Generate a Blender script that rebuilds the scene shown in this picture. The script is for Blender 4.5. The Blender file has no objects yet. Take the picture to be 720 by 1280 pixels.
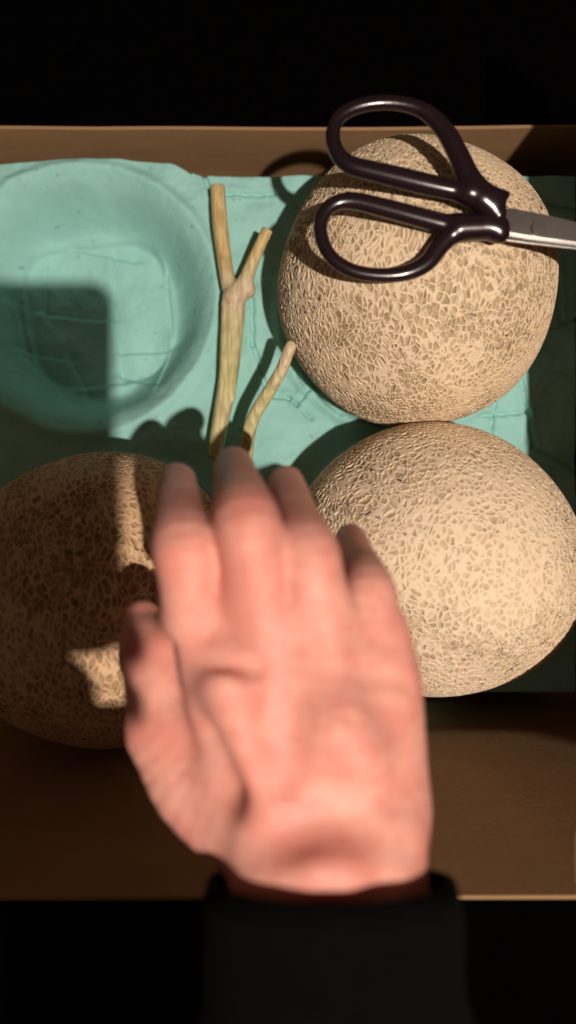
import bpy, bmesh, math, random
import numpy as np
import openvdb
from mathutils import Vector, noise
random.seed(4)

# ------------------------------------------------------------------ camera, light, exposure
CAMZ = 0.45
F = 900.0                                  # focal length in photograph pixels (720 x 1280)
scene = bpy.context.scene
col = scene.collection
cam_d = bpy.data.cameras.new('camera')
cam = bpy.data.objects.new('camera', cam_d)
col.objects.link(cam)
cam.location = (0, 0, CAMZ)
cam_d.sensor_fit = 'VERTICAL'
cam_d.sensor_height = 24.0
cam_d.sensor_width = 24.0
cam_d.lens = 24.0 * F / 1280.0
cam_d.clip_start = 0.01
cam_d.clip_end = 50
cam_d.dof.use_dof = True
cam_d.dof.focus_distance = 0.378
cam_d.dof.aperture_fstop = 2.2
scene.camera = cam

world = bpy.data.worlds.new('World')
scene.world = world
world.use_nodes = True
bg = world.node_tree.nodes['Background']
bg.inputs['Color'].default_value = (1.0, 0.66, 0.43, 1)
bg.inputs['Strength'].default_value = 0.065

LAMP = Vector((0.375, -0.375, 1.8))
lamp_d = bpy.data.lights.new('ceiling_lamp', 'POINT')
lamp_d.energy = 143
lamp_d.color = (1.0, 0.86, 0.73)
lamp_d.shadow_soft_size = 0.016
lamp = bpy.data.objects.new('ceiling_lamp', lamp_d)
lamp.location = LAMP
col.objects.link(lamp)

scene.view_settings.view_transform = 'Standard'
scene.view_settings.look = 'None'
scene.view_settings.exposure = 0
scene.view_settings.gamma = 1
scene.render.engine = 'CYCLES'
scene.cycles.max_bounces = 8
scene.cycles.use_denoising = True


def P(px, py, z):
    """Point at height z that the photograph shows at pixel (px, py)."""
    d = CAMZ - z
    return Vector(((px - 360) / F * d, -(py - 640) / F * d, z))


# ------------------------------------------------------------------ helpers
def link(name, me, mat, parent=None, smooth=True):
    o = bpy.data.objects.new(name, me)
    col.objects.link(o)
    if mat:
        me.materials.append(mat)
    if smooth:
        for p in me.polygons:
            p.use_smooth = True
    if parent:
        o.parent = parent
    return o


def empty(name, loc):
    o = bpy.data.objects.new(name, None)
    o.empty_display_size = 0.02
    col.objects.link(o)
    o.location = loc
    bpy.context.view_layer.update()
    return o


def attach(o, parent):
    """parent keeping the world coordinates baked in the mesh"""
    o.parent = parent
    o.location = -Vector(parent.location)
    return o


def tag(o, label=None, cat=None, group=None, kind=None):
    if label: o['label'] = label
    if cat: o['category'] = cat
    if group: o['group'] = group
    if kind: o['kind'] = kind
    return o


def rebase(o, base):
    """move the origin of a world-coordinate mesh to base"""
    base = Vector(base)
    n = len(o.data.vertices)
    a = np.empty(n * 3, np.float32)
    o.data.vertices.foreach_get('co', a)
    a = a.reshape(-1, 3) - np.array(base, np.float32)
    o.data.vertices.foreach_set('co', a.ravel())
    o.data.update()
    o.location = base
    return o


def grid_mesh(name, X, Y, Z, mask=None):
    ny, nx = X.shape
    v = np.stack([X, Y, Z], -1).reshape(-1, 3)
    idx = np.arange(nx * ny).reshape(ny, nx)
    f = np.stack([idx[:-1, :-1], idx[:-1, 1:], idx[1:, 1:], idx[1:, :-1]], -1).reshape(-1, 4)
    if mask is not None:
        keep = mask.reshape(-1)[f].all(1)
        f = f[keep]
        used = np.zeros(len(v), bool)
        used[f.ravel()] = True
        remap = np.cumsum(used) - 1
        v = v[used]
        f = remap[f]
    me = bpy.data.meshes.new(name)
    me.from_pydata(v.tolist(), [], f.tolist())
    me.update()
    return me


def resample(ps, rs, k=4):
    """Catmull-Rom through the joints, so that chains bend softly"""
    q = np.column_stack([np.array(ps, float), np.array(rs, float)])
    if len(q) < 3: return q[:, :3], q[:, 3]
    e = np.vstack([2 * q[0] - q[1], q, 2 * q[-1] - q[-2]])
    out = []
    for i in range(1, len(e) - 2):
        a, b, c, d = e[i - 1], e[i], e[i + 1], e[i + 2]
        for j in range(k):
            t = j / k
            out.append(.5 * (2 * b + (c - a) * t + (2 * a - 5 * b + 4 * c - d) * t * t + (3 * b - a - 3 * c + d) * t ** 3))
    out.append(e[-2])
    out = np.array(out)
    return out[:, :3], out[:, 3]


def sdf_mesh(name, prims, vox, pad=0.004):
    """prims: (op, pts, radii, k)   op 'add' | 'sub'; round-cone chains, smoothly blended"""
    pts = np.array([p for op, ps, rs, k in prims if op == 'add' for p in ps])
    rmax = max(max(rs) for op, ps, rs, k in prims if op == 'add')
    lo = pts.min(0) - rmax - pad
    hi = pts.max(0) + rmax + pad
    n = np.ceil((hi - lo) / vox).astype(int) + 1
    D = np.full(n, 1.0, np.float32)
    ax = [lo[i] + vox * np.arange(n[i]) for i in range(3)]
    for op, ps, rs, k in prims:
        ps, rs = resample(ps, rs)
        R = max(rs) + k + 0.005
        l = np.clip(((ps.min(0) - R - lo) / vox).astype(int), 0, n - 1)
        h = np.clip(((ps.max(0) + R - lo) / vox).astype(int) + 2, 1, n)
        sl = tuple(slice(l[i], h[i]) for i in range(3))
        cd = np.full(tuple(h - l), 1.0, np.float32)
        for a, b, ra, rb in zip(ps[:-1], ps[1:], rs[:-1], rs[1:]):
            l2 = np.clip(((np.minimum(a, b) - R - lo) / vox).astype(int), l, h - 1)
            h2 = np.clip(((np.maximum(a, b) + R - lo) / vox).astype(int) + 2, l + 1, h)
            s2 = tuple(slice(l2[i] - l[i], h2[i] - l[i]) for i in range(3))
            x = (ax[0][l2[0]:h2[0]][:, None, None] - a[0]).astype(np.float32)
            y = (ax[1][l2[1]:h2[1]][None, :, None] - a[1]).astype(np.float32)
            z = (ax[2][l2[2]:h2[2]][None, None, :] - a[2]).astype(np.float32)
            d = (b - a).astype(np.float32)
            t = np.clip((x * d[0] + y * d[1] + z * d[2]) / max(float(d @ d), 1e-12), 0, 1)
            dist = np.sqrt((x - t * d[0]) ** 2 + (y - t * d[1]) ** 2 + (z - t * d[2]) ** 2) - (ra + (rb - ra) * t)
            np.minimum(cd[s2], dist, out=cd[s2])
        cur = D[sl]
        if op == 'add':
            hh = np.clip(0.5 + 0.5 * (cur - cd) / k, 0, 1)
            D[sl] = cur * (1 - hh) + cd * hh - k * hh * (1 - hh)
        else:
            hh = np.clip(0.5 - 0.5 * (cur + cd) / k, 0, 1)
            D[sl] = cur * (1 - hh) - cd * hh + k * hh * (1 - hh)
    D = np.clip(D, -vox * 4, vox * 4)
    g = openvdb.FloatGrid(float(vox * 4))
    g.copyFromArray(D)
    v, q = g.convertToQuads(0.0)
    v = v * vox + lo
    me = bpy.data.meshes.new(name)
    me.from_pydata(v.tolist(), [], q[:, ::-1].tolist())
    me.update()
    bm = bmesh.new(); bm.from_mesh(me)
    for _ in range(2):
        bmesh.ops.smooth_vert(bm, verts=bm.verts, factor=0.5, use_axis_x=True, use_axis_y=True, use_axis_z=True)
    bmesh.ops.recalc_face_normals(bm, faces=bm.faces)
    bm.to_mesh(me); bm.free()
    return me


def prism(name, poly, z0, z1, bevel=0.0):
    """poly: list of (x, y) world; solid between z0 and z1"""
    bm = bmesh.new()
    lo = [bm.verts.new((x, y, z0)) for x, y in poly]
    hi = [bm.verts.new((x, y, z1)) for x, y in poly]
    bm.faces.new(hi); bm.faces.new(lo[::-1])
    for i in range(len(poly)):
        j = (i + 1) % len(poly)
        bm.faces.new((lo[i], lo[j], hi[j], hi[i]))
    bmesh.ops.recalc_face_normals(bm, faces=bm.faces)
    if bevel:
        bmesh.ops.bevel(bm, geom=[e for e in bm.edges], offset=bevel, segments=2, affect='EDGES')
    me = bpy.data.meshes.new(name)
    bm.to_mesh(me); bm.free()
    return me


# ------------------------------------------------------------------ materials
class NT:
    def __init__(self, name):
        self.m = bpy.data.materials.new(name)
        self.m.use_nodes = True
        self.t = self.m.node_tree
        self.b = self.t.nodes['Principled BSDF']
        self.out = self.t.nodes['Material Output']

    def n(self, typ, **kw):
        nd = self.t.nodes.new(typ)
        for k, v in kw.items():
            if k.startswith('i_'):
                nd.inputs[k[2:].replace('_', ' ')].default_value = v
            else:
                setattr(nd, k, v)
        return nd

    def l(self, a, b):
        self.t.links.new(a, b)

    def math(self, op, a, b=None, c=None, clamp=False):
        nd = self.t.nodes.new('ShaderNodeMath')
        nd.operation = op; nd.use_clamp = clamp
        for i, v in enumerate((a, b, c)):
            if v is None: continue
            if isinstance(v, (int, float)): nd.inputs[i].default_value = v
            else: self.l(v, nd.inputs[i])
        return nd.outputs[0]

    def ramp(self, fac, stops):
        r = self.t.nodes.new('ShaderNodeValToRGB')
        e = r.color_ramp.elements
        while len(e) < len(stops): e.new(0.5)
        for el, (p, c) in zip(e, stops):
            el.position = p
            el.color = (c, c, c, 1) if isinstance(c, (int, float)) else (*c, 1)
        self.l(fac, r.inputs[0])
        return r.outputs[0]

    def smooth(self, v, a, b, lo=0.0, hi=1.0):
        r = self.t.nodes.new('ShaderNodeMapRange')
        r.interpolation_type = 'SMOOTHSTEP'
        self.l(v, r.inputs['Value'])
        r.inputs['From Min'].default_value = a; r.inputs['From Max'].default_value = b
        r.inputs['To Min'].default_value = lo; r.inputs['To Max'].default_value = hi
        return r.outputs['Result']

    def mix(self, fac, a, b, blend='MIX'):
        r = self.t.nodes.new('ShaderNodeMix')
        r.data_type = 'RGBA'; r.blend_type = blend
        for s, v in ((r.inputs['Factor'], fac), (r.inputs['A'], a), (r.inputs['B'], b)):
            if isinstance(v, (int, float)): s.default_value = v
            elif isinstance(v, tuple): s.default_value = (*v, 1)
            else: self.l(v, s)
        return r.outputs['Result']

    def obj(self):
        return self.n('ShaderNodeTexCoord').outputs['Object']

    def noise(self, vec, scale, detail=3, rough=0.5, dist=0.0):
        nd = self.n('ShaderNodeTexNoise')
        nd.inputs['Scale'].default_value = scale; nd.inputs['Detail'].default_value = detail
        nd.inputs['Roughness'].default_value = rough; nd.inputs['Distortion'].default_value = dist
        self.l(vec, nd.inputs['Vector'])
        return nd

    def bump(self, h, dist, strength=1.0):
        b = self.n('ShaderNodeBump')
        b.inputs['Distance'].default_value = dist; b.inputs['Strength'].default_value = strength
        self.l(h, b.inputs['Height'])
        self.l(b.outputs[0], self.b.inputs['Normal'])


def vmul(T, vec, s):
    nd = T.n('ShaderNodeVectorMath', operation='MULTIPLY')
    T.l(vec, nd.inputs[0]); nd.inputs[1].default_value = s
    return nd.outputs[0]


def melon_mat(name, rot, stretch, seed, scale=290.0, ridge=(0.80, 0.635, 0.455), pit=(0.37, 0.265, 0.155), fill=(0, 0, 1), fillr=0.0):
    T = NT(name)
    oc = T.obj()
    wob = T.noise(oc, 38, 2)
    sub = T.n('ShaderNodeVectorMath', operation='SUBTRACT'); T.l(wob.outputs['Color'], sub.inputs[0]); sub.inputs[1].default_value = (.5, .5, .5)
    wob2 = T.noise(oc, 260, 2)
    sub2 = T.n('ShaderNodeVectorMath', operation='SUBTRACT'); T.l(wob2.outputs['Color'], sub2.inputs[0]); sub2.inputs[1].default_value = (.5, .5, .5)
    a = T.n('ShaderNodeVectorMath', operation='ADD'); T.l(oc, a.inputs[0]); T.l(vmul(T, sub.outputs[0], (.016, .016, .016)), a.inputs[1])
    b = T.n('ShaderNodeVectorMath', operation='ADD'); T.l(a.outputs[0], b.inputs[0]); T.l(vmul(T, sub2.outputs[0], (.0012, .0012, .0012)), b.inputs[1])
    mp = T.n('ShaderNodeMapping', vector_type='POINT')
    mp.inputs['Rotation'].default_value = rot; mp.inputs['Scale'].default_value = stretch; mp.inputs['Location'].default_value = (seed, seed * .7, seed * .3)
    T.l(b.outputs[0], mp.inputs['Vector'])

    def vor(s, vec):
        v = T.n('ShaderNodeTexVoronoi', feature='DISTANCE_TO_EDGE'); v.inputs['Scale'].default_value = s; v.inputs['Randomness'].default_value = 1.0
        T.l(vec, v.inputs['Vector']); return v.outputs['Distance']
    d1 = vor(scale, mp.outputs[0])
    # patchiness: where the net has grown together the pits close up
    pn = T.noise(oc, 24, 3, .6).outputs['Fac']
    if fillr:
        dv = T.n('ShaderNodeVectorMath', operation='DISTANCE'); T.l(oc, dv.inputs[0]); dv.inputs[1].default_value = fill
        pn = T.math('ADD', pn, T.smooth(dv.outputs['Value'], fillr * .4, fillr * 1.1, .22, 0.0))
    w = T.smooth(pn, .34, .72, .145, .33)
    jit = T.noise(mp.outputs[0], scale * .8, 1).outputs['Fac']
    w = T.math('MULTIPLY', w, T.smooth(jit, .3, .7, .75, 1.35))
    net = T.math('SUBTRACT', 1.0, T.smooth(T.math('DIVIDE', d1, w), .25, 1.0))
    depth = T.smooth(pn, .40, .72, 1.0, .6)
    net = T.math('SUBTRACT', 1.0, T.math('MULTIPLY', T.math('SUBTRACT', 1.0, net), depth))
    fine = T.noise(oc, 900, 2).outputs['Fac']
    h = T.math('ADD', net, T.math('MULTIPLY', fine, .25))
    big = T.noise(oc, 14, 3).outputs['Fac']
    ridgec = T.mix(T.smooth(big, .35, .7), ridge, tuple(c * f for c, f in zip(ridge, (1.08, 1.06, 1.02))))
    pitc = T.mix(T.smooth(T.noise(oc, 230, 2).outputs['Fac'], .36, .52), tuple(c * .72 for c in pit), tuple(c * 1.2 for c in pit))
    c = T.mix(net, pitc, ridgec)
    c = T.mix(T.math('MULTIPLY', T.smooth(fine, .4, .65), .18), c, tuple(x * .7 for x in ridge))
    T.l(c, T.b.inputs['Base Color'])
    T.b.inputs['Roughness'].default_value = .62
    T.b.inputs['Specular IOR Level'].default_value = .3
    T.b.inputs['Subsurface Weight'].default_value = .08
    T.b.inputs['Subsurface Scale'].default_value = .004
    dp = T.n('ShaderNodeDisplacement'); dp.inputs['Midlevel'].default_value = .8; dp.inputs['Scale'].default_value = .0009
    T.l(h, dp.inputs['Height']); T.l(dp.outputs[0], T.out.inputs['Displacement'])
    T.m.displacement_method = 'BOTH'
    return T.m


def cardboard_mat():
    T = NT('cardboard')
    oc = T.obj()
    st = vmul(T, oc, (1, 4, 4))
    a = T.noise(st, 30, 4).outputs['Fac']
    b = T.noise(oc, 9, 3).outputs['Fac']
    c = T.mix(T.smooth(a, .3, .7), (.305, .18, .092), (.335, .20, .103))
    c = T.mix(T.math('MULTIPLY', T.smooth(b, .45, .7), .4), c, (.27, .155, .075))
    T.l(c, T.b.inputs['Base Color'])
    T.b.inputs['Roughness'].default_value = .75
    T.b.inputs['Specular IOR Level'].default_value = .25
    w = T.n('ShaderNodeTexWave', wave_type='BANDS', bands_direction='X'); w.inputs['Scale'].default_value = 42; w.inputs['Distortion'].default_value = .4
    T.l(oc, w.inputs['Vector'])
    T.bump(T.math('ADD', T.math('MULTIPLY', w.outputs['Fac'], .5), T.noise(oc, 500, 3).outputs['Fac']), .0002, .5)
    return T.m


def pulp_mat():
    T = NT('teal_moulded_pulp')
    oc = T.obj()
    a = T.noise(oc, 30, 4).outputs['Fac']
    f = T.noise(oc, 420, 4, .65).outputs['Fac']
    c = T.mix(T.smooth(a, .3, .7), (.275, .555, .52), (.31, .61, .575))
    c = T.mix(T.math('MULTIPLY', T.smooth(f, .5, .75), .35), c, (.40, .64, .58))
    sp = T.noise(oc, 190, 2).outputs['Fac']
    c = T.mix(T.math('MULTIPLY', T.smooth(sp, .68, .74), .5), c, (.12, .26, .22))
    T.l(c, T.b.inputs['Base Color'])
    T.b.inputs['Roughness'].default_value = .8
    T.b.inputs['Specular IOR Level'].default_value = .2
    T.bump(f, .0005, .6)
    return T.m


def skin_mat():
    T = NT('skin')
    oc = T.obj()
    a = T.noise(oc, 55, 3).outputs['Fac']
    b = T.noise(oc, 210, 3).outputs['Fac']
    c = T.mix(T.smooth(a, .35, .65), (.76, .305, .25), (.86, .42, .345))
    c = T.mix(T.math('MULTIPLY', T.smooth(b, .45, .7), .3), c, (.68, .215, .18))
    T.l(c, T.b.inputs['Base Color'])
    T.b.inputs['Roughness'].default_value = .48
    T.b.inputs['Specular IOR Level'].default_value = .42
    T.b.inputs['Subsurface Weight'].default_value = .35
    T.b.inputs['Subsurface Radius'].default_value = (1, .32, .16)
    T.b.inputs['Subsurface Scale'].default_value = .006
    v = T.n('ShaderNodeTexVoronoi', feature='DISTANCE_TO_EDGE'); v.inputs['Scale'].default_value = 750
    T.l(oc, v.inputs['Vector'])
    st = vmul(T, oc, (1, 6, 1))
    fold = T.noise(st, 90, 3).outputs['Fac']
    T.bump(T.math('ADD', T.math('MINIMUM', v.outputs['Distance'], .25), T.math('MULTIPLY', fold, 1.2)), .0006, .5)
    return T.m


def simple_mat(name, color, rough, metal=0.0, spec=.5, bscale=300, bdist=.0002, var=.15, coat=0.0):
    T = NT(name)
    oc = T.obj()
    a = T.noise(oc, bscale * .15, 4).outputs['Fac']
    T.l(T.mix(T.smooth(a, .3, .7), tuple(c * (1 - var) for c in color), tuple(min(1, c * (1 + var)) for c in color)), T.b.inputs['Base Color'])
    T.b.inputs['Roughness'].default_value = rough
    T.b.inputs['Metallic'].default_value = metal
    T.b.inputs['Specular IOR Level'].default_value = spec
    T.b.inputs['Coat Weight'].default_value = coat
    T.b.inputs['Coat Roughness'].default_value = .15
    T.bump(T.noise(oc, bscale, 3).outputs['Fac'], bdist, .6)
    return T.m


def stalk_mat():
    T = NT('dry_vine_stalk')
    oc = T.obj()
    st = vmul(T, oc, (6, 1, 6))
    a = T.noise(st, 75, 4).outputs['Fac']
    b = T.noise(oc, 32, 3).outputs['Fac']
    c = T.mix(T.smooth(a, .35, .65), (.42, .36, .17), (.64, .57, .32))
    c = T.mix(T.smooth(b, .45, .62), c, T.mix(T.smooth(a, .3, .7), (.34, .32, .12), (.56, .51, .25)))
    sy = T.n('ShaderNodeSeparateXYZ'); T.l(oc, sy.inputs[0])
    c = T.mix(T.smooth(sy.outputs['Y'], .012, .038), c, T.mix(T.smooth(a, .3, .7), (.46, .32, .13), (.66, .51, .25)))
    nd = T.math('ABSOLUTE', T.math('SUBTRACT', sy.outputs['Y'], .010))
    c = T.mix(T.smooth(nd, .002, .022, .75, .0), c, T.mix(T.smooth(a, .3, .7), (.50, .34, .24), (.70, .56, .42)))
    d = T.noise(oc, 48, 2).outputs['Fac']
    c = T.mix(T.math('MULTIPLY', T.smooth(d, .62, .74), .45), c, (.40, .20, .11))
    T.l(c, T.b.inputs['Base Color'])
    T.b.inputs['Roughness'].default_value = .6
    T.bump(a, .0012, .8)
    return T.m


M_card = cardboard_mat()
M_pulp = pulp_mat()
M_skin = skin_mat()
M_stalk = stalk_mat()
M_floor = simple_mat('black_cloth', (.0012, .001, .001), 1.0, spec=.0, bscale=700)
M_plastic = simple_mat('dark_plum_plastic', (.012, .005, .008), .24, spec=.5, bscale=120, bdist=.00008, coat=.3)
M_steel = simple_mat('brushed_steel', (.42, .40, .39), .30, metal=1.0, bscale=260, bdist=.00005)
M_sleeve = simple_mat('black_knit', (.002, .002, .0022), 1.0, spec=.1, bscale=900, bdist=.0006)
M_glass = simple_mat('black_glass', (.01, .01, .012), .12)
M_body = simple_mat('graphite_metal', (.05, .05, .055), .4, metal=.6)

# ------------------------------------------------------------------ floor
bm = bmesh.new()
bmesh.ops.create_grid(bm, x_segments=1, y_segments=1, size=4)
me = bpy.data.meshes.new('floor'); bm.to_mesh(me); bm.free()
fl = link('floor', me, M_floor); fl.location = (0, 0, -.062)
tag(fl, kind='structure')

# ------------------------------------------------------------------ cardboard box
BX0, BX1 = -.235, .196
box = empty('cardboard_box', (-.02, .05, -.06))
tag(box, 'shallow brown cardboard box holding the teal fruit tray and the melons', 'box')


def sheet(name, profile, axis, a0, a1, thick=.003):
    """profile: list of (h, z) along the depth axis, extruded from a0 to a1 along the other one, bent edges rounded"""
    pr = [Vector(p) for p in profile]
    fine = []
    for i in range(len(pr)):
        if 0 < i < len(pr) - 1:
            a = pr[i - 1] + (pr[i] - pr[i - 1]) * max(0, 1 - .007 / max((pr[i] - pr[i - 1]).length, .0071))
            c = pr[i] + (pr[i + 1] - pr[i]) * min(.5, .007 / (pr[i + 1] - pr[i]).length)
            for t in (0, .2, .4, .6, .8, 1):
                fine.append(a * (1 - t) ** 2 + pr[i] * 2 * t * (1 - t) + c * t * t)
        else:
            fine.append(pr[i])
    # densify
    dense = [fine[0]]
    for p, q in zip(fine[:-1], fine[1:]):
        k = max(1, int((q - p).length / .01))
        for j in range(1, k + 1): dense.append(p + (q - p) * j / k)
    nn = 44
    bm = bmesh.new()
    rows = []
    for p in dense:
        row = []
        for j in range(nn + 1):
            s = a0 + (a1 - a0) * j / nn
            w = noise.noise(Vector((s * 9, p.x * 9, p.y * 9))) * .0016
            row.append(bm.verts.new((s, p.x + w, p.y + w) if axis == 'x' else (p.x + w, s, p.y + w)))
        rows.append(row)
    for r0, r1 in zip(rows[:-1], rows[1:]):
        for j in range(nn):
            bm.faces.new((r0[j], r0[j + 1], r1[j + 1], r1[j]))
    bmesh.ops.recalc_face_normals(bm, faces=bm.faces)
    me = bpy.data.meshes.new(name); bm.to_mesh(me); bm.free()
    o = link(name, me, M_card)
    m = o.modifiers.new('thickness', 'SOLIDIFY'); m.thickness = thick; m.offset = 0
    m = o.modifiers.new('crisp_edges', 'EDGE_SPLIT'); m.split_angle = math.radians(45)
    return attach(o, box)


sheet('base_panel', [(-.125, -.058), (.232, -.058)], 'x', BX0 + .003, BX1 - .003)
sheet('front_wall', [(-.1265, -.056), (-.1262, .005), (-.1275, .030), (-.1578, .1555)], 'x', BX0 - .06, BX1 + .03, .0018)
sheet('back_wall', [(.2335, -.056), (.2355, -.012), (.2366, .0060)], 'x', BX0, BX1 + .004, .002)
sheet('left_wall', [(BX0 - .002, -.056), (BX0 - .003, .09)], 'y', -.12, .236)
sheet('right_wall', [(BX1 + .003, -.056), (BX1 + .002, .115), (BX1 - .024, .172)], 'y', -.143, .236)
rw = box.children[-1]
for v in rw.data.vertices:  # unseen flap, front end pulled further inward to cast shade on the tray edge
    k = max(0.0, (v.co.z - .115) / .057) * max(0.0, min(1.0, (-.055 - v.co.y) / .065))
    v.co.x -= .060 * k
    v.co.y = max(v.co.y, -.12 - .023 * max(0.0, min(1.0, (v.co.z - .085) / .03)))

# ------------------------------------------------------------------ moulded fruit tray (height field with rolled edge)
NX, NY = 620, 520
TX0, TX1, TY0, TY1 = -.228, .190, -.121, .229
xs = np.linspace(TX0, TX1, NX); ys = np.linspace(TY0, TY1, NY)
X, Y = np.meshgrid(xs, ys)


def sst(v, a, b):
    t = np.clip((v - a) / (b - a), 0, 1)
    return t * t * (3 - 2 * t)


def segdist(ax_, ay_, bx_, by_):
    dx, dy = bx_ - ax_, by_ - ay_
    t = np.clip(((X - ax_) * dx + (Y - ay_) * dy) / (dx * dx + dy * dy), 0, 1)
    return np.hypot(X - ax_ - t * dx, Y - ay_ - t * dy)


Z = np.zeros_like(X)
cups = [(-.128, .133, .080, .037, .0), (.0716, .126, .074, .034, .6), (.0815, -.030, .074, .030, .3), (-.101, -.047, .074, .026, .9)]
for (cx, cy, R, dep, ph) in cups:
    r = np.hypot(X - cx, (Y - cy))
    th = np.arctan2(Y - cy, X - cx)
    Rr = R * (1 + .012 * np.sin(3 * th + ph * 5))
    bowl = 1 - sst(r, Rr * .66, Rr * 1.0)
    floor_r = Rr * .60 / (np.abs(np.cos(th - .12)) ** 4 + np.abs(np.sin(th - .12)) ** 4) ** .25 if ph == 0 else Rr * .64 * (1 - .035 * np.cos(8 * th + ph))
    z = -dep * bowl
    # flat bottom panel a step lower, crossed by radial creases
    z -= .0035 * (1 - sst(r, floor_r * .95, floor_r * 1.03))
    for j in range(0 if ph == 0 else 6):
        a = ph + j * math.pi / 3 + .25 * math.sin(j * 2.3)
        ux, uy = math.cos(a), math.sin(a)
        along = (X - cx) * ux + (Y - cy) * uy
        off = np.abs(-(X - cx) * uy + (Y - cy) * ux + .0015 * np.sin(along * 60 + j))
        z += -.0015 * np.exp(-(off / .0011) ** 2) * (along > 0) * sst(r, R * .2, R * .3) * (1 - sst(r, floor_r * 1.0, floor_r * 1.16))
        z += .0007 * np.exp(-((off - .004) / .003) ** 2) * (along > 0) * sst(r, R * .15, R * .3) * (1 - sst(r, floor_r * .9, floor_r * 1.1))
    seg = (np.sin(5 * th + ph * 2) > -.35) * (ph > 0)
    z += -.0016 * np.exp(-((r - R * .40 * (1 + .06 * np.cos(4 * th))) / .0012) ** 2) * seg
    z += .0011 * np.exp(-((r - R * .47 * (1 + .06 * np.cos(4 * th))) / .004) ** 2) * seg
    # raised lip
    z += .0040 * np.exp(-((r - Rr * 1.045) / .0042) ** 2)
    z += .0012 * np.sin(6 * th + ph * 3) * np.exp(-((r - Rr * .8) / .014) ** 2)
    Z += z
# thin moulded lines of the web between the cups (read off the photograph at web height)
web = [((336, 495), (361, 498)), ((361, 498), (371, 505)), ((371, 505), (385, 489)), ((371, 505), (389, 524)), ((400, 494), (424, 520)), ((385, 489), (372, 470)),
       ((262, 243), (345, 241)), ((315, 372), (316, 430)), ((316, 430), (336, 495)), ((262, 243), (255, 215)), ((600, 520), (660, 515)), ((620, 480), (612, 560)), ((336, 495), (300, 540)),
       ((640, 250), (720, 262)), ((655, 420), (720, 400)), ((665, 560), (720, 590)), ((650, 470), (668, 560)), ((690, 300), (700, 400))]
for (a, b) in web:
    A = P(*a, 0); B = P(*b, 0)
    d = segdist(A.x, A.y, B.x, B.y) + .0004 * np.sin(X * 700 + Y * 500)
    Z += -.0022 * np.exp(-(d / .0010) ** 2) + .0006 * np.exp(-((d - .003) / .002) ** 2)
folds = [((140, 322), (143, 400)), ((70, 306), (168, 326)), ((208, 345), (216, 430)), ((216, 430), (204, 486)), ((150, 441), (210, 438)), ((25, 388), (34, 440)), ((34, 440), (86, 450)),
         ((86, 450), (112, 498)), ((30, 446), (96, 506)), ((60, 330), (56, 392)), ((56, 392), (138, 400)), ((143, 400), (150, 470)), ((150, 470), (204, 486))]
for n_, (a, b) in enumerate(folds):
    A = P(*a, -.037); B = P(*b, -.037)
    d = segdist(A.x, A.y, B.x, B.y)
    side = ((X - A.x) * (B.y - A.y) - (Y - A.y) * (B.x - A.x)) / math.hypot(B.x - A.x, B.y - A.y)
    Z += -.0014 * np.exp(-(d / .0010) ** 2) + .0012 * np.exp(-(d / .0060) ** 2) * np.tanh(side / .0012)
# pulp unevenness
rng = np.random.default_rng(3)


def lowfreq(cells, amp):
    g = rng.standard_normal((cells + 3, cells + 3))
    u = np.linspace(0, cells, NX); v = np.linspace(0, cells, NY)
    iu = u.astype(int); iv = v.astype(int); fu = sst(u - iu, 0, 1); fv = sst(v - iv, 0, 1)
    a = g[np.ix_(iv, iu)]; b = g[np.ix_(iv, iu + 1)]; c = g[np.ix_(iv + 1, iu)]; d = g[np.ix_(iv + 1, iu + 1)]
    return amp * ((a * (1 - fu) + b * fu) * (1 - fv)[:, None] + (c * (1 - fu) + d * fu) * fv[:, None])


Z += lowfreq(14, .0012) + lowfreq(34, .0007) + lowfreq(110, .00016)
# scalloped outline, rolled down at the edge
back = .2225 - .0085 * sst(X, -.075, -.052) + .002 * np.sin(X * 38) * (X < -.06)
edge = np.minimum.reduce([back - Y, Y + .1165, X + .222, .184 - X])
Z += -.020 * (1 - sst(edge, -.0005, .005)) ** 1.6
mask = edge > -.0012
me = grid_mesh('fruit_tray', X, Y, Z, mask)
tray = link('fruit_tray', me, M_pulp)
m = tray.modifiers.new('thickness', 'SOLIDIFY'); m.thickness = .0018; m.offset = -1
rebase(tray, (-.02, .05, -.04))
tag(tray, 'teal moulded pulp fruit tray with one empty round cup, under the melons', 'tray')


# ------------------------------------------------------------------ melons
def melon(label, centre, radii, mat, rotz=0.0, tilt=0.0, seed=0.0, lump=.0014):
    nu, nv = 640, 320
    u = np.linspace(0, 2 * math.pi, nu, endpoint=False); v = np.linspace(0.0001, math.pi - .0001, nv)
    U, V = np.meshgrid(u, v)
    x = np.sin(V) * np.cos(U); y = np.sin(V) * np.sin(U); z = np.cos(V)
    rr = 1 + (lump / .078) * (np.sin(2.1 * x * 2 + seed) * np.cos(1.7 * y * 2 + seed * 2) + .6 * np.sin(3.2 * z + 2.2 * x + seed))
    Xm, Ym, Zm = x * rr * radii[0], y * rr * radii[1], z * rr * radii[2]
    verts = np.stack([Xm, Ym, Zm], -1).reshape(-1, 3)
    idx = np.arange(nu * nv).reshape(nv, nu)
    nx = np.roll(idx, -1, axis=1)
    f = np.stack([idx[:-1], idx[1:], nx[1:], nx[:-1]], -1).reshape(-1, 4)
    me = bpy.data.meshes.new('melon')
    me.from_pydata(verts.tolist(), [], f.tolist())
    # close the poles
    o = link('melon', me, mat)
    o.location = centre
    o.rotation_euler = (tilt, 0, rotz)
    tag(o, label, 'melon', 'netted melons in the tray')
    return o


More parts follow.
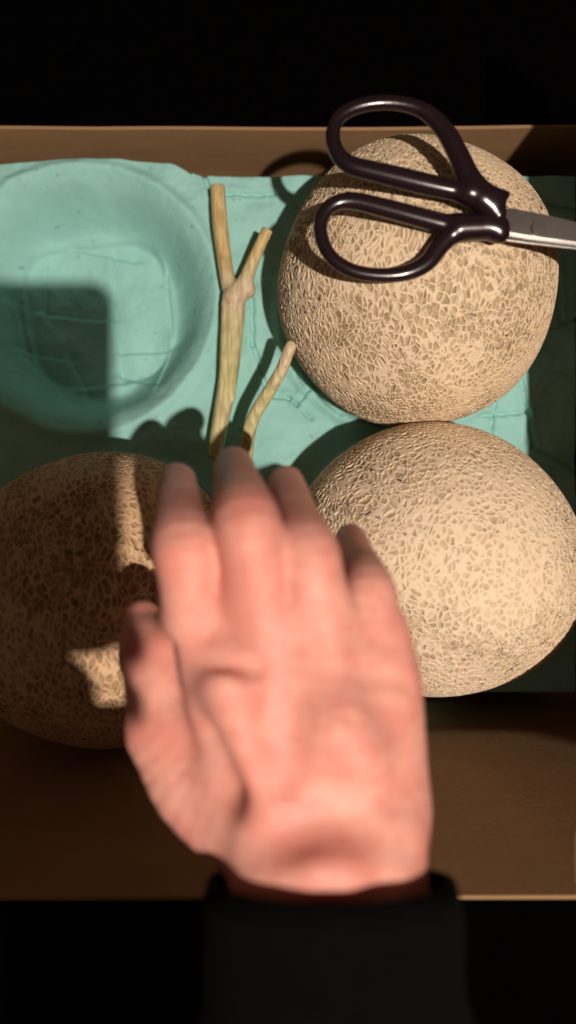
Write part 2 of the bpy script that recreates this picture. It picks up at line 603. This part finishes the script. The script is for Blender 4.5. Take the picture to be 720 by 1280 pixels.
M_m1 = melon_mat('netted_rind_sandy', (0, 0, .12), (1.0, .50, .8), 1.3, scale=385, fill=(.02, .07, .035), fillr=.05)
M_m2 = melon_mat('netted_rind_pale', (0, .2, -.5), (1.0, .8, .9), 7.7, scale=330, ridge=(.82, .66, .49), pit=(.45, .33, .205), fill=(.014, .014, .074), fillr=.052)
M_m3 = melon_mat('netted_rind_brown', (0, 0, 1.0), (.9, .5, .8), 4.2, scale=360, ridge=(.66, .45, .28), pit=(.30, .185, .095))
melon('round netted melon lying under the scissors', (.0716, .126, .042), (.0775, .0775, .0772), M_m1, seed=.4)
melon('palest netted melon, uncovered, on the right beside the hand', (.0815, -.0260, .046), (.0810, .0745, .078), M_m2, rotz=-.22, seed=2.0, lump=.001)
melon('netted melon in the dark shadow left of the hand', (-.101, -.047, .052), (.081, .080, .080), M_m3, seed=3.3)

# ------------------------------------------------------------------ cut stalks
def chain(pts, radii, k=.003, op='add', tr=None):
    return (op, [tuple(P(*p)) for p in pts], list(radii), k)


Zs = .012
pr = [chain([(272, 236, Zs), (276, 290, Zs + .001), (285, 352, Zs + .002), (293, 372, Zs + .002), (290, 430, Zs + .002), (284, 480, Zs + .002), (275, 530, Zs + .004), (269, 566, Zs + .006)],
            [.0045, .0047, .0046, .0064, .0060, .0058, .0050, .0046], .002),
      chain([(296, 362, Zs + .003), (306, 352, Zs + .006), (318, 322, Zs + .010), (334, 288, Zs + .016)], [.0050, .0046, .0036, .0034], .003),
      chain([(290, 372, Zs + .005), (308, 362, Zs + .004)], [.0058, .0056], .002),
      chain([(282, 380, Zs + .004), (276, 530, Zs + .007)], [.0025, .0015], .002),
      chain([(299, 380, Zs + .004), (291, 500, Zs + .005)], [.0022, .0014], .001),
      ('sub', [tuple(P(271, 188, Zs)), tuple(P(273, 186, Zs))], [.022, .022], .0006),
      ('sub', [tuple(P(352, 250, Zs + .020)), tuple(P(353, 249, Zs + .020))], [.018, .018], .0006)]
me = sdf_mesh('melon_stalk', pr, .0005)
o = link('melon_stalk', me, M_stalk); rebase(o, P(280, 400, 0))
tag(o, 'long thick dry stalk with a short side branch, between the empty cup and the melon', 'stalk')
pr = [chain([(363, 433, .055), (352, 462, .052), (336, 490, .048), (318, 520, .043), (309, 552, .038), (306, 600, .030), (308, 650, .020)],
            [.0032, .0034, .0036, .0037, .0040, .0043, .0046], .002)]
me = sdf_mesh('melon_stalk', pr, .0005)
o = link('melon_stalk', me, M_stalk); rebase(o, P(362, 470, 0.04))
tag(o, 'thin pale stalk slanting up from the fingertips to the scissored melon', 'stalk')

# ------------------------------------------------------------------ scissors
SZ = .1275
sc = empty('scissors', P(640, 285, SZ - .006))
tag(sc, 'scissors with glossy black plastic loop handles lying across the top melon', 'scissors')


def handle(pts, radii, hub, z, name='handle'):
    prims = []
    p = [(x, y, z + dz) for (x, y, dz) in pts]
    prims.append(chain(p, radii, .0015))
    for seg, rr in hub:
        prims.append(chain([(x, y, z) for (x, y) in seg], rr, .003))
    me = sdf_mesh(name, prims, .00045)
    # flatten a little in height, like a moulded grip
    co = np.empty(len(me.vertices) * 3, np.float32); me.vertices.foreach_get('co', co); co = co.reshape(-1, 3)
    co[:, 2] = z + (co[:, 2] - z) * .85
    me.vertices.foreach_set('co', co.ravel()); me.update()
    o = link(name, me, M_plastic)
    return attach(o, sc)


up = [(600, 244, 0), (560, 236, 0), (520, 227, 0), (470, 215, 0), (437, 206, 0), (421, 190, 0), (416, 168, 0), (424, 146, 0), (450, 132, 0), (488, 128, 0), (525, 136, 0), (552, 158, 0), (570, 188, 0), (584, 218, 0), (604, 246, 0)]
ur = [.0040, .0044, .0046, .0044, .0040, .0035, .0032, .0032, .0032, .0032, .0034, .0042, .0046, .0050, .0050]
handle(up, ur, [([(588, 240), (618, 252)], (.0062, .0052)), ([(618, 247), (633, 243)], (.0040, .0016)), ([(604, 252), (622, 268)], (.0048, .0040))], SZ + .0012)
lo_ = [(600, 284, 0), (562, 281, 0), (525, 272, 0), (480, 260, 0), (440, 251, 0), (416, 256, 0), (402, 274, 0), (402, 298, 0), (415, 322, 0), (440, 338, 0), (474, 344, 0), (508, 341, 0), (534, 328, 0), (552, 305, 0), (572, 288, 0), (602, 282, 0)]
lr = [.0040, .0044, .0044, .0042, .0038, .0034, .0032, .0031, .0031, .0031, .0032, .0036, .0040, .0044, .0048, .0048]
handle(lo_, lr, [([(575, 284), (622, 284)], (.0060, .0054)), ([(612, 278), (624, 292)], (.0050, .0044))], SZ - .0012)


def blade(pts, z0, z1, name='blade'):
    me = prism(name, [tuple(P(x, y, SZ))[:2] for x, y in pts], z0, z1, bevel=.0003)
    return attach(link(name, me, M_steel, smooth=False), sc)


blade([(612, 262), (640, 262), (662, 266), (690, 272), (722, 280), (790, 297), (850, 318), (846, 321), (780, 314), (720, 305), (660, 297), (620, 290)], SZ + .0001, SZ + .0016)
blade([(612, 270), (650, 275), (700, 276), (760, 290), (852, 322), (846, 326), (780, 322), (720, 311), (660, 304), (616, 298)], SZ - .0016, SZ - .0001)
# pivot screw with a slot
bm = bmesh.new()
bmesh.ops.create_cone(bm, cap_ends=True, segments=28, radius1=.0034, radius2=.0030, depth=.0014)
me = bpy.data.meshes.new('pivot_screw'); bm.to_mesh(me); bm.free()
o = link('pivot_screw', me, M_steel, smooth=False)
o.parent = sc; o.location = P(673, 285, SZ + .0023) - Vector(sc.location)

# ------------------------------------------------------------------ the reaching hand
def body_prims():
    A = []
    c = lambda pts, radii, k=.006, op='add': A.append(chain(pts, radii, k, op))
    # forearm and wrist
    A.append(('add', [(.000, -.108, .2205), (.002, -.150, .2315), (.004, -.250, .266)], [.0185, .0205, .026], .012))
    A.append(('add', [(.0255, -.108, .2190), (.026, -.150, .2300), (.028, -.250, .264)], [.0185, .0200, .025], .012))
    # metacarpals
    W = [(352, 1010, .209), (385, 1015, .213), (420, 1015, .213), (455, 1015, .209)]
    K = [(248, 775, .210), (322, 755, .214), (398, 765, .213), (472, 795, .206)]
    for w, kk, r in zip(W, K, (.0118, .0120, .0115, .0108)):
        mid = ((w[0] * .45 + kk[0] * .55), (w[1] * .45 + kk[1] * .55), (w[2] + kk[2]) / 2 + .001)
        c([w, mid, kk], [.0165, .0145, r], .010)
    c([(300, 860, .203), (330, 990, .203)], [.016, .017], .010)
    c([(470, 850, .203), (480, 1000, .205)], [.0135, .0150], .010)
    c([(400, 850, .204), (400, 960, .205)], [.018, .018], .010)
    # thumb with the ball of the thumb
    c([(318, 1020, .202), (252, 980, .196), (203, 915, .190)], [.0200, .0170, .0125], .010)
    c([(203, 915, .190), (188, 850, .186), (181, 800, .180)], [.0120, .0098, .0088], .004)
    c([(182, 800, .180), (178, 775, .173)], [.0090, .0076], .003)
    # fingers: knuckle, middle joint, end joint, tip
    fingers = [
        ([(246, 770, .211), (237, 722, .2145), (231, 684, .2125), (224, 638, .190), (222, 602, .160)], [.0116, .0102, .0108, .0088, .0076]),
        ([(322, 750, .215), (316, 702, .2195), (309, 655, .2165), (299, 612, .192), (292, 582, .160)], [.0120, .0106, .0112, .0090, .0078]),
        ([(398, 765, .214), (392, 722, .2165), (384, 688, .2120), (368, 642, .189), (358, 604, .160)], [.0114, .0100, .0104, .0084, .0072]),
        ([(470, 795, .206), (466, 762, .206), (460, 735, .2010), (448, 704, .182), (438, 674, .158)], [.0104, .0090, .0092, .0076, .0064]),
    ]
    for pts, rr in fingers:
        c(pts, rr, .0028)
    # webs
    c([(212, 815, .188), (232, 900, .192)], [.0095, .0120], .010)
    c([(283, 765, .206), (360, 760, .208), (436, 782, .204)], [.009, .009, .008], .008)
    # bumps of knuckles and wrist
    c([(286, 856, .2255), (300, 900, .2258), (338, 1010, .2245)], [.0078, .0072, .0062], .010)
    c([(424, 905, .2272), (446, 940, .2262)], [.0078, .0076], .010)
    c([(398, 1083, .2360), (422, 1085, .2360)], [.0072, .0072], .010)
    # hollow beside the thumb, folds
    c([(258, 930, .222), (285, 985, .225)], [.0035, .0030], .012, 'sub')
    c([(205, 870, .207), (222, 800, .212)], [.0035, .0030], .006, 'sub')
    c([(300, 1068, .2375), (355, 1050, .2400), (420, 1034, .2410), (480, 1046, .2400), (535, 1066, .2345)], [.0045, .0050, .0050, .0050, .0045], .006, 'sub')
    c([(385, 864, .2352), (412, 876, .2358), (440, 900, .2355)], [.0014, .0018, .0012], .003, 'sub')
    c([(350, 830, .2375), (352, 900, .2375), (345, 980, .2375)], [.003, .0035, .003], .010, 'sub')
    c([(215, 705, .2275), (256, 706, .2275)], [.0018, .0018], .0025, 'sub')
    c([(238, 822, .2275), (320, 836, .2300)], [.0022, .0020], .004, 'sub')
    c([(455, 838, .2265), (515, 856, .2200)], [.0022, .0020], .004, 'sub')
    return A


person = empty('person', P(410, 1150, .2))
tag(person, 'person in a black sleeve, bare hand reaching over the melons with fingers curled', 'person')
me = sdf_mesh('hand', body_prims(), .0009)
hand = attach(link('hand', me, M_skin), person)
# sleeve: a tube round the forearm, open at the cuff
bm = bmesh.new()
rings = []
ns = 56
for i, t in enumerate(np.linspace(0, 1, 26)):
    z = .2220 + t * .060
    c0 = Vector((.0135 + t * .003, -.1105 - .185 * t, z))
    rx = .0360 + .014 * t + .0012 * math.sin(i * 1.3); rz = .0242 + .010 * t + .001 * math.sin(i * 1.9 + 1)
    ring = []
    for j in range(ns):
        a = 2 * math.pi * j / ns
        w = 1 + .02 * noise.noise(Vector((math.cos(a) * 2, math.sin(a) * 2, i * .35)))
        ring.append(bm.verts.new((c0.x + rx * w * math.cos(a), c0.y - (1 - math.sin(a)) * rz * .25, c0.z + rz * w * math.sin(a))))
    rings.append(ring)
for r0, r1 in zip(rings[:-1], rings[1:]):
    for j in range(ns):
        bm.faces.new((r0[j], r0[(j + 1) % ns], r1[(j + 1) % ns], r1[j]))
bmesh.ops.recalc_face_normals(bm, faces=bm.faces)
me = bpy.data.meshes.new('sleeve'); bm.to_mesh(me); bm.free()
sl = attach(link('sleeve', me, M_sleeve), person)
m = sl.modifiers.new('thickness', 'SOLIDIFY'); m.thickness = .003; m.offset = 1

# the other arm, holding the phone; unseen, palm and sleeve widened for their shadow
LH = []
w = lambda pts, radii, k=.006: LH.append(('add', pts, radii, k))
w([(-.000, -.42, .40), (-.004, -.30, .415), (-.012, -.205, .432)], [.036, .031, .024], .012)
w([(.004, -.205, .430), (.008, -.30, .413)], [.022, .027], .012)
for kx, ky, kz in ((-.070, -.062, .450), (-.071, -.082, .449), (-.069, -.102, .448), (-.065, -.120, .448)):
    w([(-.030, -.205, .434), (-.052, -.150, .440), (kx, ky, kz)], [.016, .0145, .0105], .010)
w([(.004, -.200, .432), (.000, -.172, .434), (-.030, -.150, .438)], [.020, .017, .013], .010)
w([(-.035, -.155, .438), (.012, -.157, .436)], [.014, .014], .006)
w([(-.082, -.134, .446), (-.060, -.132, .438), (-.017, -.136, .4375)], [.014, .0160, .0160], .006)
for ky, tip, r in ((-.060, (-.002, -.062), .0082), (-.080, (.004, -.080), .0086), (-.097, (.0080, -.098), .0086), (-.112, (.0080, -.114), .0078)):
    w([(-.070, ky, .449), (-.052, ky + .001, .4400), (-.022, (ky + tip[1]) / 2, .4405), (tip[0], tip[1], .4430)], [.0098, .0092, r, r * .85], .003)
w([(-.050, -.175, .448), (-.070, -.130, .460), (-.073, -.090, .470), (-.062, -.058, .4755)], [.0165, .0125, .0098, .0082], .008)
hand2 = attach(link('hand', sdf_mesh('hand', LH, .0011), M_skin), person)
bm = bmesh.new(); rings = []
for i, t in enumerate(np.linspace(0, 1, 22)):
    cx, cy, cz = .000 + .01 * t, -.235 - .21 * t, .424 - .03 * t
    ring = []
    for j in range(ns):
        a = 2 * math.pi * j / ns
        ww = 1 + .05 * noise.noise(Vector((math.cos(a) * 2, math.sin(a) * 2, i * .5 + 9)))
        ring.append(bm.verts.new((cx + (.050 + .012 * t) * ww * math.cos(a), cy, cz + (.040 + .012 * t) * ww * math.sin(a))))
    rings.append(ring)
for r0, r1 in zip(rings[:-1], rings[1:]):
    for j in range(ns):
        bm.faces.new((r0[j], r0[(j + 1) % ns], r1[(j + 1) % ns], r1[j]))
bmesh.ops.recalc_face_normals(bm, faces=bm.faces)
me = bpy.data.meshes.new('sleeve'); bm.to_mesh(me); bm.free()
s2 = attach(link('sleeve', me, M_sleeve), person)
m = s2.modifiers.new('thickness', 'SOLIDIFY'); m.thickness = .003; m.offset = 1

# ------------------------------------------------------------------ the phone the picture is taken with (its shadow falls over the left of the tray)
ph = empty('phone', (-.02, -.05, CAMZ + .004))
tag(ph, 'dark phone held above the tray, casting the square shadow on the empty cup', 'phone')


def rounded(x0, x1, y0, y1, r, n=8):
    pts = []
    for cx, cy, a0 in ((x1 - r, y1 - r, 0), (x0 + r, y1 - r, 90), (x0 + r, y0 + r, 180), (x1 - r, y0 + r, 270)):
        for i in range(n + 1):
            a = math.radians(a0 + 90 * i / n)
            pts.append((cx + r * math.cos(a), cy + r * math.sin(a)))
    return pts


attach(link('phone_body', prism('phone_body', rounded(-.061, .0140, -.1245, .012, .010), CAMZ + .004, CAMZ + .0115, .0008), M_body, smooth=False), ph)
attach(link('screen', prism('screen', rounded(-.059, .0120, -.1225, .010, .009), CAMZ + .0116, CAMZ + .0122), M_glass, smooth=False), ph)
